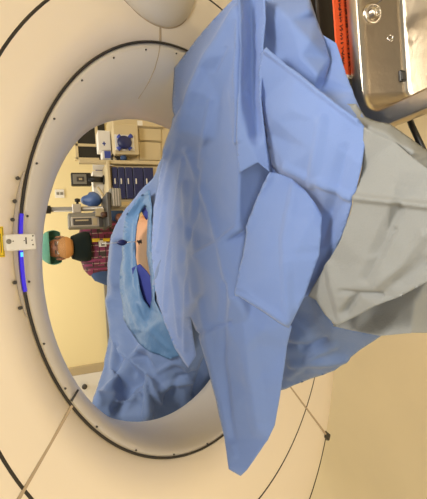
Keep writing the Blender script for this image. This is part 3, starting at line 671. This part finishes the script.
# pump on the stand
pp = empty('infusion_pump', at(88, 221, 2.62), 'grey boxy pump with a display clamped on the pole beside the plaid apron', 'pump')
pc = pbox('case', 70, 212.5, 104, 228, 2.62, .13, M_greyp, pp, .01)
pbox('display', 74, 218, 91, 225, 2.6, .012, M_dark, pp, .002, on=pc, lift=0.006)
pbox('display_trim', 72.5, 216.7, 98, 226.2, 2.6, .006, M_pole, pp, .002, on=pc, lift=0.003)
pbox('screen_glass', 76, 219.5, 88, 221, 2.6, .006, M_creamd, pp, .001, on=pc, lift=0.008)
pbox('keypad', 93, 218, 97, 225, 2.6, .006, M_creamd, pp, .001, on=pc, lift=0.008)
pbox('pump_door', 99, 214, 103, 227, 2.6, .01, M_dark, pp, .002, on=pc, lift=0.005)
pbox('clamp_arm', 96, 208, 104, 216, 2.60, .05, M_creamd, pp, .004)
def bottle(name, px0, px1, py, d, r_, m, mc, label):
    p0, p1 = at(px1, py, d), at(px0, py, d); h = p1.z-p0.z
    b = empty(name, p0, label, 'bottle')
    lathe('bottle_body', p0, (0, 0, 1), [(r_*.9, 0), (r_, .006), (r_, h*.62), (r_*.5, h*.76), (r_*.42, h*.84)], m, b, 16)
    lathe('bottle_cap', p0+Vector((0, 0, h*.84)), (0, 0, 1), [(r_*.5, 0), (r_*.5, h*.15), (r_*.4, h*.16)], mc, b, 16)
    return b
# equipment cart with navy drawers
cx0, cx1 = at(130, 199, 3.3), at(130, 166, 3.3)
cw = abs(cx1.x-cx0.x); ctop = at(109, 182, 3.3).z; cmx = (cx0.x+cx1.x)/2; cy = cx0.y
cart = empty('drawer_cart', (cmx, cy+.2, 0), 'cream cart with a stack of navy blue drawers behind the scanner', 'cart')
bm = bmesh.new()
a_box(bm, (cmx, cy+.27, (ctop+.08)/2), (cw+.03, .44, ctop-.08), bev=.008); bmo('cart_body', bm, M_cream, cart)
box('cart_top', (cmx-.02, cy+.24, ctop+.008), (cw+.12, .54, .022), M_cream, cart)
box('side_post', (cx1.x+.035, cy+.03, (ctop+.22)/2+.02), (.030, .05, ctop+.2), M_cream, cart)
zz = [at(q, 182, 3.3).z for q in (111.5, 118, 125.5, 134, 145.5, 157)]
for a, b in zip(zz[:-1], zz[1:]):
    dr = box('drawer', (cmx, cy+.035, (a+b)/2), (cw-.012, .05, (a-b)-.006), M_navy, cart, bev=.004)
    box('handle', (cmx+.012, cy+.002, a-.022), (.046, .014, .010), M_white, dr, bev=.003)
for sx in (-1, 1):
    for sy in (.1, .44):
        lathe('caster', (cmx+sx*cw*.4-.012, cy+sy, .045), (1, 0, 0), [(.015, 0), (.045, .003), (.045, .022), (.015, .025)], M_black, cart, 14)
# things on and beside the cart
zt = ctop+.0195
def on_top(name, px0, py0, px1, py1, d, th, m, parent=None, bev=.003):
    o = pbox(name, px0, py0, px1, py1, d, th, m, parent, bev); return o
d_ = 3.34
def sit(o, z0):
    zs = [v.co.z for v in o.data.vertices]; dz = z0-min(zs)
    for v in o.data.vertices: v.co.z += dz
    return o
pk = [('white carton with a small blue cross beside the beige cabinet', 101, 131, 110.5, 149.5, M_paper)]
# tall beige cabinet
cab = empty('supply_cabinet', at(140, 143, 3.45)*1, 'beige cabinet with panels and a blue oval bag on its front, beside the navy drawers', 'cabinet')
cab.location.z = 0
k0, k1 = at(140, 163, 3.45), at(140, 121, 3.45); kt = at(113, 140, 3.45).z; kw = abs(k1.x-k0.x)+.10; kx = (k0.x+k1.x)/2+.05; ky = k0.y
bm = bmesh.new(); a_box(bm, (kx, ky+.25, kt/2), (kw, .42, kt), bev=.008); FRONT[cab] = ky+.04; bmo('cabinet_body', bm, M_cream, cab)
ub = pbox('upper_box', 114.5, 124, 138, 154.5, 3.40, .14, M_cream, cab, .008, on=cab, lift=.12)

pbox('door_panel', 139.5, 142, 161, 160, 3.45, .03, M_cream, cab, .004, on=cab, lift=.02)
pbox('door_panel', 139.5, 128.5, 161, 140.5, 3.45, .03, M_cream, cab, .004, on=cab, lift=.02)
pbox('corner_post', 114.5, 119.5, 165, 126, 3.42, .04, M_cream, cab, .004, on=cab, lift=.03)
pbox('corner_strip', 116, 126.5, 163, 127.6, 3.425, .02, M_creamd, cab, .001, on=cab, lift=.012)
pbox('panel_gap', 139, 141, 162, 141.6, 3.448, .02, M_creamd, cab, .001, on=cab, lift=.022)
pbox('latch_plate', 137.5, 120.5, 142.5, 125.5, 3.405, .02, M_white, cab, .002, on=cab, lift=.034)
zs = empty('wall_box_bag', at(124, 143, 3.38), 'clear white pouch holding a dark blue oval bag on the beige cabinet', 'bag')
zs.name = 'resuscitator_pouch'
po = pbox('pouch', 115.5, 134.5, 134, 150.5, 3.385, .010, M_paper, zs, .004, on=ub, lift=.014)
def on_pouch(px, py, lift):
    v = FW + UP*((213.5-px)/FOC) + RT*((249.5-py)/FOC); return CAM + v*((FRONT[po]-lift-CAM.y)/v.y)
bm = bmesh.new(); ellipsoid(bm, on_pouch(124.5, 142.3, .026), (.056, .022, .060)); bmo('oval_bag', bm, M_navy, zs, True)
for a, b in (((118, 149.3), (122, 146)), ((131, 149.3), (127.5, 146)), ((118, 135.6), (121.5, 138.5)), ((131.5, 135.6), (127.5, 138.5))):
    tube('bag_corner', [on_pouch(*a, .012), on_pouch(*b, .016)], [.020, .010], M_blueprint, zs, 10)
def blob(name, px, py, d, r3, m, label, cat, grp=None):
    bm = bmesh.new(); ellipsoid(bm, at(px, py, d), r3); o = bmo(name, bm, m, None, True); return prop(o, label, cat, grp)
def torus(bm, c, Rm, r_, M, a=28, b=10):
    g = []
    for i in range(a):
        t = 2*math.pi*i/a
        g.append([bm.verts.new(Vector(c)+M @ Vector(((Rm+r_*math.cos(q))*math.cos(t), (Rm+r_*math.cos(q))*math.sin(t), r_*math.sin(q)))) for q in (2*math.pi*j/b for j in range(b))])
    for i in range(a):
        for j in range(b): bm.faces.new((g[i][j], g[(i+1) % a][j], g[(i+1) % a][(j+1) % b], g[i][(j+1) % b]))
MX = Matrix.Rotation(R(90), 3, 'X')
bm = bmesh.new(); c = at(115, 158, 3.37)
for k in range(3): torus(bm, c+Vector((0, .012*k, 0)), .030-.002*k, .008, MX)
bmo('coiled_hose', bm, M_black, cab, True)
bm = bmesh.new(); ellipsoid(bm, at(123.5, 158, 3.37), (.028, .03, .028)); o = bmo('pressure_bulb', bm, M_scrub, cab, True)
tube('hose', [at(115, 156, 3.36), at(119, 161, 3.36), at(123, 160, 3.36)], .007, M_black, cab, 8)
# cartons on the cabinet
def carton(px0, py0, px1, py1, d, th, label, name, band=None, z0=None, m=M_paper):
    e = empty(name, at((px0+px1)/2, (py0+py1)/2, d), label, 'box')
    o = pbox('carton_body', px0, py0, px1, py1, d, th, m, e, .003)
    ch = []
    if band:
        for (a, b, c_, q, mm) in band: ch.append(pbox('printed_patch', a, b, c_, q, d, .006, mm, o, .0005, on=o, lift=.002))
    if z0 is not None:
        zs_ = [v.co.z for v in o.data.vertices]; dz = z0-min(zs_)
        for k in [o]+ch:
            for v in k.data.vertices: v.co.z += dz
    return e
carton(100.5, 130.5, 112, 150, 3.46, .16, 'white carton with a small blue cross on top of the beige cabinet', 'glove_carton',
       [(104.5, 143, 107.5, 144.2, M_blueprint), (105.5, 141.6, 106.6, 145.5, M_blueprint)], max(v.co.z for v in ub.data.vertices)+.001)
carton(104, 150.7, 112.5, 158.5, 3.46, .14, 'small white and blue carton beside the larger white one on the cabinet', 'glove_carton',
       [(106, 151, 112, 158.2, M_blueprint)], max(v.co.z for v in ub.data.vertices)+.001)
# papers and trays on the cart
def cart_thing(name, px0, py0, px1, py1, d, th, m, label, cat, rz=0, grp=None, lines=None):
    o = pbox(name, px0, py0, px1, py1, d, th, m, None, .002)
    sit(o, zt); return prop(o, label, cat, grp)
cart_thing('paper_stack', 99.5, 171, 109, 196, 3.50, .16, M_paper, 'stack of white papers lying on the drawer cart', 'papers')
bm = bmesh.new(); a, b = at(105.5, 197, 3.42), at(103.0, 187, 3.42)
a.z = zt+.012; b.z = zt+.060
a_tube(bm, [a, b], [.011, .011], 10); prop(bmo('paper_roll', bm, M_cream, None, True), 'cream rolled sheet leaning on the papers of the drawer cart', 'roll')
ft = empty('leaning_folder', at(100, 160, 3.5), 'white folder with a blue edge propped upright between cart and cabinet', 'folder'); 
o = pbox('cover', 93.5, 160.5, 111.5, 170, 3.52, .02, M_paper, ft, .002); o2 = pbox('blue_edge', 96, 168.5, 106, 170.2, 3.515, .025, M_blueprint, ft, .001)
# little black screen on an arm, standing on the cart
sc_ = empty('screen_on_arm', at(105, 178, 3.55), 'small black and grey camera-like screen on a short black arm over the drawer cart', 'screen')
sb_ = pbox('screen_body', 72, 172.5, 90.5, 185.5, 3.36, .06, M_black, sc_, .008)
pbox('screen_face', 73.5, 174, 86, 184, 3.36, .012, M_greyp, sc_, .002, on=sb_, lift=.004)
pbox('lens_window', 77, 176.5, 84, 181.5, 3.36, .010, M_dark, sc_, .002, on=sb_, lift=.007)
pbox('lens_dot', 79, 178, 82, 180, 3.36, .008, M_creamd, sc_, .001, on=sb_, lift=.010)
p0 = at(88, 179, 3.38); tube('arm', [p0, Vector((p0.x-.004, p0.y+.01, zt+.012))], .026, M_black, sc_, 12)
lathe('arm_foot', (p0.x-.004, p0.y+.01, zt), (0, 0, 1), [(.04, 0), (.04, .01), (.02, .014)], M_black, sc_, 16)
# shelf, basket and bag on the drip stand
pbox('shelf', 107.5, 192, 111, 226, 2.50, .36, M_dark, st, .004)
bk = pbox('basket', 111, 188, 121, 206.3, 2.53, .12, M_greyp, st, .006)
for q in (113.5, 116, 118.5): pbox('basket_band', q-.5, 188.3, q+.5, 206, 2.5, .01, M_pole, bk, .0005, on=bk, lift=.003)
zsf = at(107.5, 209, 2.50).z
bm = bmesh.new(); c = at(96, 200, 2.76); ellipsoid(bm, (0, 0, 0), (.055, .05, .070), u=28, v=18)
for v in bm.verts:
    g = 1+.18*noise.noise(v.co*18); v.co = Vector((v.co.x*g*(1.0 if v.co.z < .02 else .75), v.co.y*g, v.co.z)) + c
zb = min(v.co.z for v in bm.verts)
for v in bm.verts: v.co.z += zsf-zb
prop(bmo('blue_bag', bm, M_blueb, None, True), 'crumpled blue bag on the shelf of the pole stand', 'bag')
bm = bmesh.new(); c = at(107, 214.5, 2.535); a_tube(bm, [Vector((c.x, c.y, zsf)), Vector((c.x, c.y, zsf+.03)), Vector((c.x, c.y, zsf+.04))], [.018, .018, .010], 14)
prop(bmo('orange_jar', bm, M_brown, None, True), 'small brown jar on the shelf of the pole stand below the pump', 'jar')

# wall fittings
def wall_pt(px, py):
    v = FW + UP*((213.5-px)/FOC) + RT*((249.5-py)/FOC); t = (YB - CAM.y)/v.y; return CAM + v*t, t
def wbox(name, px0, py0, px1, py1, th, m, parent=None, bev=.003):
    p, t = wall_pt((px0+px1)/2, (py0+py1)/2); hh = (px1-px0)*t/FOC/math.cos(PITCH)*.97; ww = (py1-py0)*t/FOC
    return box(name, (p.x, YB-th/2, p.z), (ww, th, hh), m, parent, bev=bev)
wp = empty('wall_switch', wall_pt(59.5, 193.5)[0], 'small white wall plate with two round switches on the yellow wall', 'switch')
wbox('plate', 55.5, 189.5, 64, 198, .012, M_white, wp)
for a in (57.8, 61.6):
    wbox('rocker', a-1.2, 192.3, a+1.2, 195, .018, M_greyp, wp, .002)
prop(wbox('trim_1', 107.5, 262, 111.5, 420, .05, M_greyp), kind='structure')
prop(wbox('trim_2', -60, 362.5, 260, 370.5, .04, M_creamd), kind='structure')
dr = prop(wbox('door_1', -60, 371, 260, 440, .045, M_white), kind='structure')
lathe('door_handle', wall_pt(84, 384)[0]+Vector((0, -.05, 0)), (0, -1, 0), [(.012, 0), (.012, .04), (.028, .045), (.028, .06), (.01, .065)], M_dark, dr, 14)
wn = wbox('window_1', 76, 112, 104, 160, .03, M_black); prop(wn, kind='structure')
for nm, q in (('frame_bar', (76, 145, 104, 147.5)), ('frame_bar', (94.5, 112, 97, 147)), ('frame_bar', (74.5, 112, 77, 160)), ('frame_bar', (76, 158.6, 98, 161))):
    wbox(nm, *q, .05, M_cream, wn, .002)

# ------------------------------------------------------------------ steel tray on its stand, right foreground
ZT = .935                                                    # rim height
def zpt(px, py, z):
    v = FW + UP*((213.5-px)/FOC) + RT*((249.5-py)/FOC); t = (z - CAM.z)/v.z; return CAM + v*t
cor = zpt(366, 115, ZT)                                      # inner far left rim corner
tx0, ty1 = cor.x, cor.y; TW, TD, TH = .52, .34, .082
tr = empty('steel_tray', (tx0+TW/2, ty1-TD/2, 0), 'stainless steel tray with rounded corners on a dark stand beside the drape', 'tray')
def rrect(x0, y0, x1, y1, r_, n=8):
    o = []
    for cx, cy_, a0 in ((x1-r_, y1-r_, 0), (x0+r_, y1-r_, 90), (x0+r_, y0+r_, 180), (x1-r_, y0+r_, 270)):
        for k in range(n+1):
            a = R(a0+90*k/n); o.append((cx+r_*math.cos(a), cy_+r_*math.sin(a)))
    return o
bm = bmesh.new(); prev = None
for ins, z, rr in ((-.030, -.022, .062), (-.031, -.004, .062), (-.027, .001, .060), (-.006, .001, .042), (-.001, -.002, .038), (.002, -.012, .036), (.010, -TH+.010, .032), (.014, -TH+.002, .030), (.022, -TH, .024)):
    ring = [bm.verts.new((x, y, ZT+z)) for x, y in rrect(tx0+ins, ty1-TD+ins, tx0+TW-ins, ty1-ins, rr)]
    if prev:
        for k in range(len(ring)): bm.faces.new((prev[k], prev[(k+1) % len(ring)], ring[(k+1) % len(ring)], ring[k]))
    prev = ring
bm.faces.new(prev); bmesh.ops.recalc_face_normals(bm, faces=bm.faces)
o = bmo('basin', bm, M_steel, tr, True); o.modifiers.new('t', 'SOLIDIFY').thickness = .0015
mo_ = o.modifiers.new('b', 'WEIGHTED_NORMAL')
def far_wall(px, py):                                        # point on the far inner wall of the tray
    v = FW + UP*((213.5-px)/FOC) + RT*((249.5-py)/FOC); t = (ty1-.006 - CAM.y)/v.y; return CAM + v*t
kb = far_wall(373, 13)
lathe('drain_fitting', kb+Vector((0, .004, 0)), (-.25, -1, .1), [(.0175, 0), (.0175, .004), (.0155, .0065), (.0115, .0065), (.0105, .003), (.0085, .003), (.0085, .013), (.0065, .016), (.0045, .016), (.004, .010), (.001, .010)], M_steel, tr, 28)
tube('drain_wire', [kb+Vector((.0, -.004, .010)), kb+Vector((.02, -.02, -.012)), kb+Vector((.03, -.03, -.028))], .0008, M_dark, tr, 6)
hk = far_wall(389, 39); bm = bmesh.new(); torus(bm, hk+Vector((0, -.003, 0)), .0045, .0012, Matrix.Rotation(R(75), 3, 'X'), 20, 8); bmo('ring_hook', bm, M_chrome, tr, True)
fl = ZT-TH
cp = zpt(402, 77, fl+.006); bm = bmesh.new(); a_box(bm, (cp.x, cp.y, fl+.007), (.020, .010, .014), bev=.002); ck = bmo('black_clip', bm, M_black, tr)
box('clip_face', (cp.x, cp.y-.005, fl+.008), (.012, .002, .008), M_dark, tr, bev=.0005)
bm = bmesh.new(); a_box(bm, (tx0+TW/2, ty1-TD/2, ZT-TH-.02), (TW-.06, TD-.10, .025), bev=.004); bmo('stand_frame', bm, M_black, tr)
q_ = ZT-TH-.035; tube('stand_arm', [zpt(400, 92, q_), zpt(412, 126, q_), zpt(426, 156, q_)], .0055, M_black, tr, 10)
for sx in (0.055, TW-.05):
    for sy in (.06, TD-.06):
        tube('leg', [(tx0+sx, ty1-sy, ZT-TH-.02), (tx0+sx, ty1-sy, .05)], .009, M_black, tr, 10)
        lathe('caster', (tx0+sx-.012, ty1-sy, .028), (1, 0, 0), [(.01, 0), (.028, .003), (.028, .02), (.01, .023)], M_black, tr, 12)
# orange notice with black handwriting between the tray and the dark case
oc_y = ty1+.045
def on_y(px, py, y):
    v = FW + UP*((213.5-px)/FOC) + RT*((249.5-py)/FOC); t = (y - CAM.y)/v.y; return CAM + v*t
cs0 = on_y(307, 40, ty1+.10); 
case = empty('equipment_case', (cs0.x+.25, ty1+.16, 0), 'black equipment case behind the orange card and steel tray', 'case')
ctp = on_y(296, 20, ty1+.10)
bm = bmesh.new(); x0 = on_y(320, 72, ty1+.10).x
a_box(bm, (x0+.24, ty1+.20, ctp.z/2), (.48, .12, ctp.z), bev=.012); bmo('case_body', bm, M_black, case)
for k in range(3): box('case_slot', (x0+.26, ty1+.1395, ctp.z-.08-.05*k), (.34, .004, .006), M_dark, case, bev=.001)
a = on_y(337, 74, oc_y); b = on_y(333, 0, oc_y)
card = empty('orange_card', ((a.x+.22), oc_y, a.z), 'bright orange card with rows of black handwriting behind the tray rim', 'card')
bm = bmesh.new(); a_box(bm, (a.x+.15, oc_y, b.z-.075), (.30, .004, .15), Matrix.Rotation(0, 3, 'Y')); bmo('card_sheet', bm, M_orange, card)
box('white_edge', (a.x-.002, oc_y, b.z-.075), (.004, .005, .15), M_paper, card, bev=0)
random.seed(9)
bm = bmesh.new()
for ln in range(3):
    xx = a.x+.016
    while xx < a.x+.22:
        w_ = random.uniform(.003, .006); h0 = random.uniform(.004, .008); z = b.z-.012-ln*.014
        pts = [Vector((xx+w_*t, oc_y-.0026, z+h0*math.sin(t*random.uniform(4, 8))*.5)) for t in (0, .25, .5, .75, 1)]
        a_tube(bm, pts, .0007, 5); xx += w_+random.choice((.001, .001, .004))
prop(bmo('handwriting', bm, M_ink, card), 'black handwriting', kind='stuff')
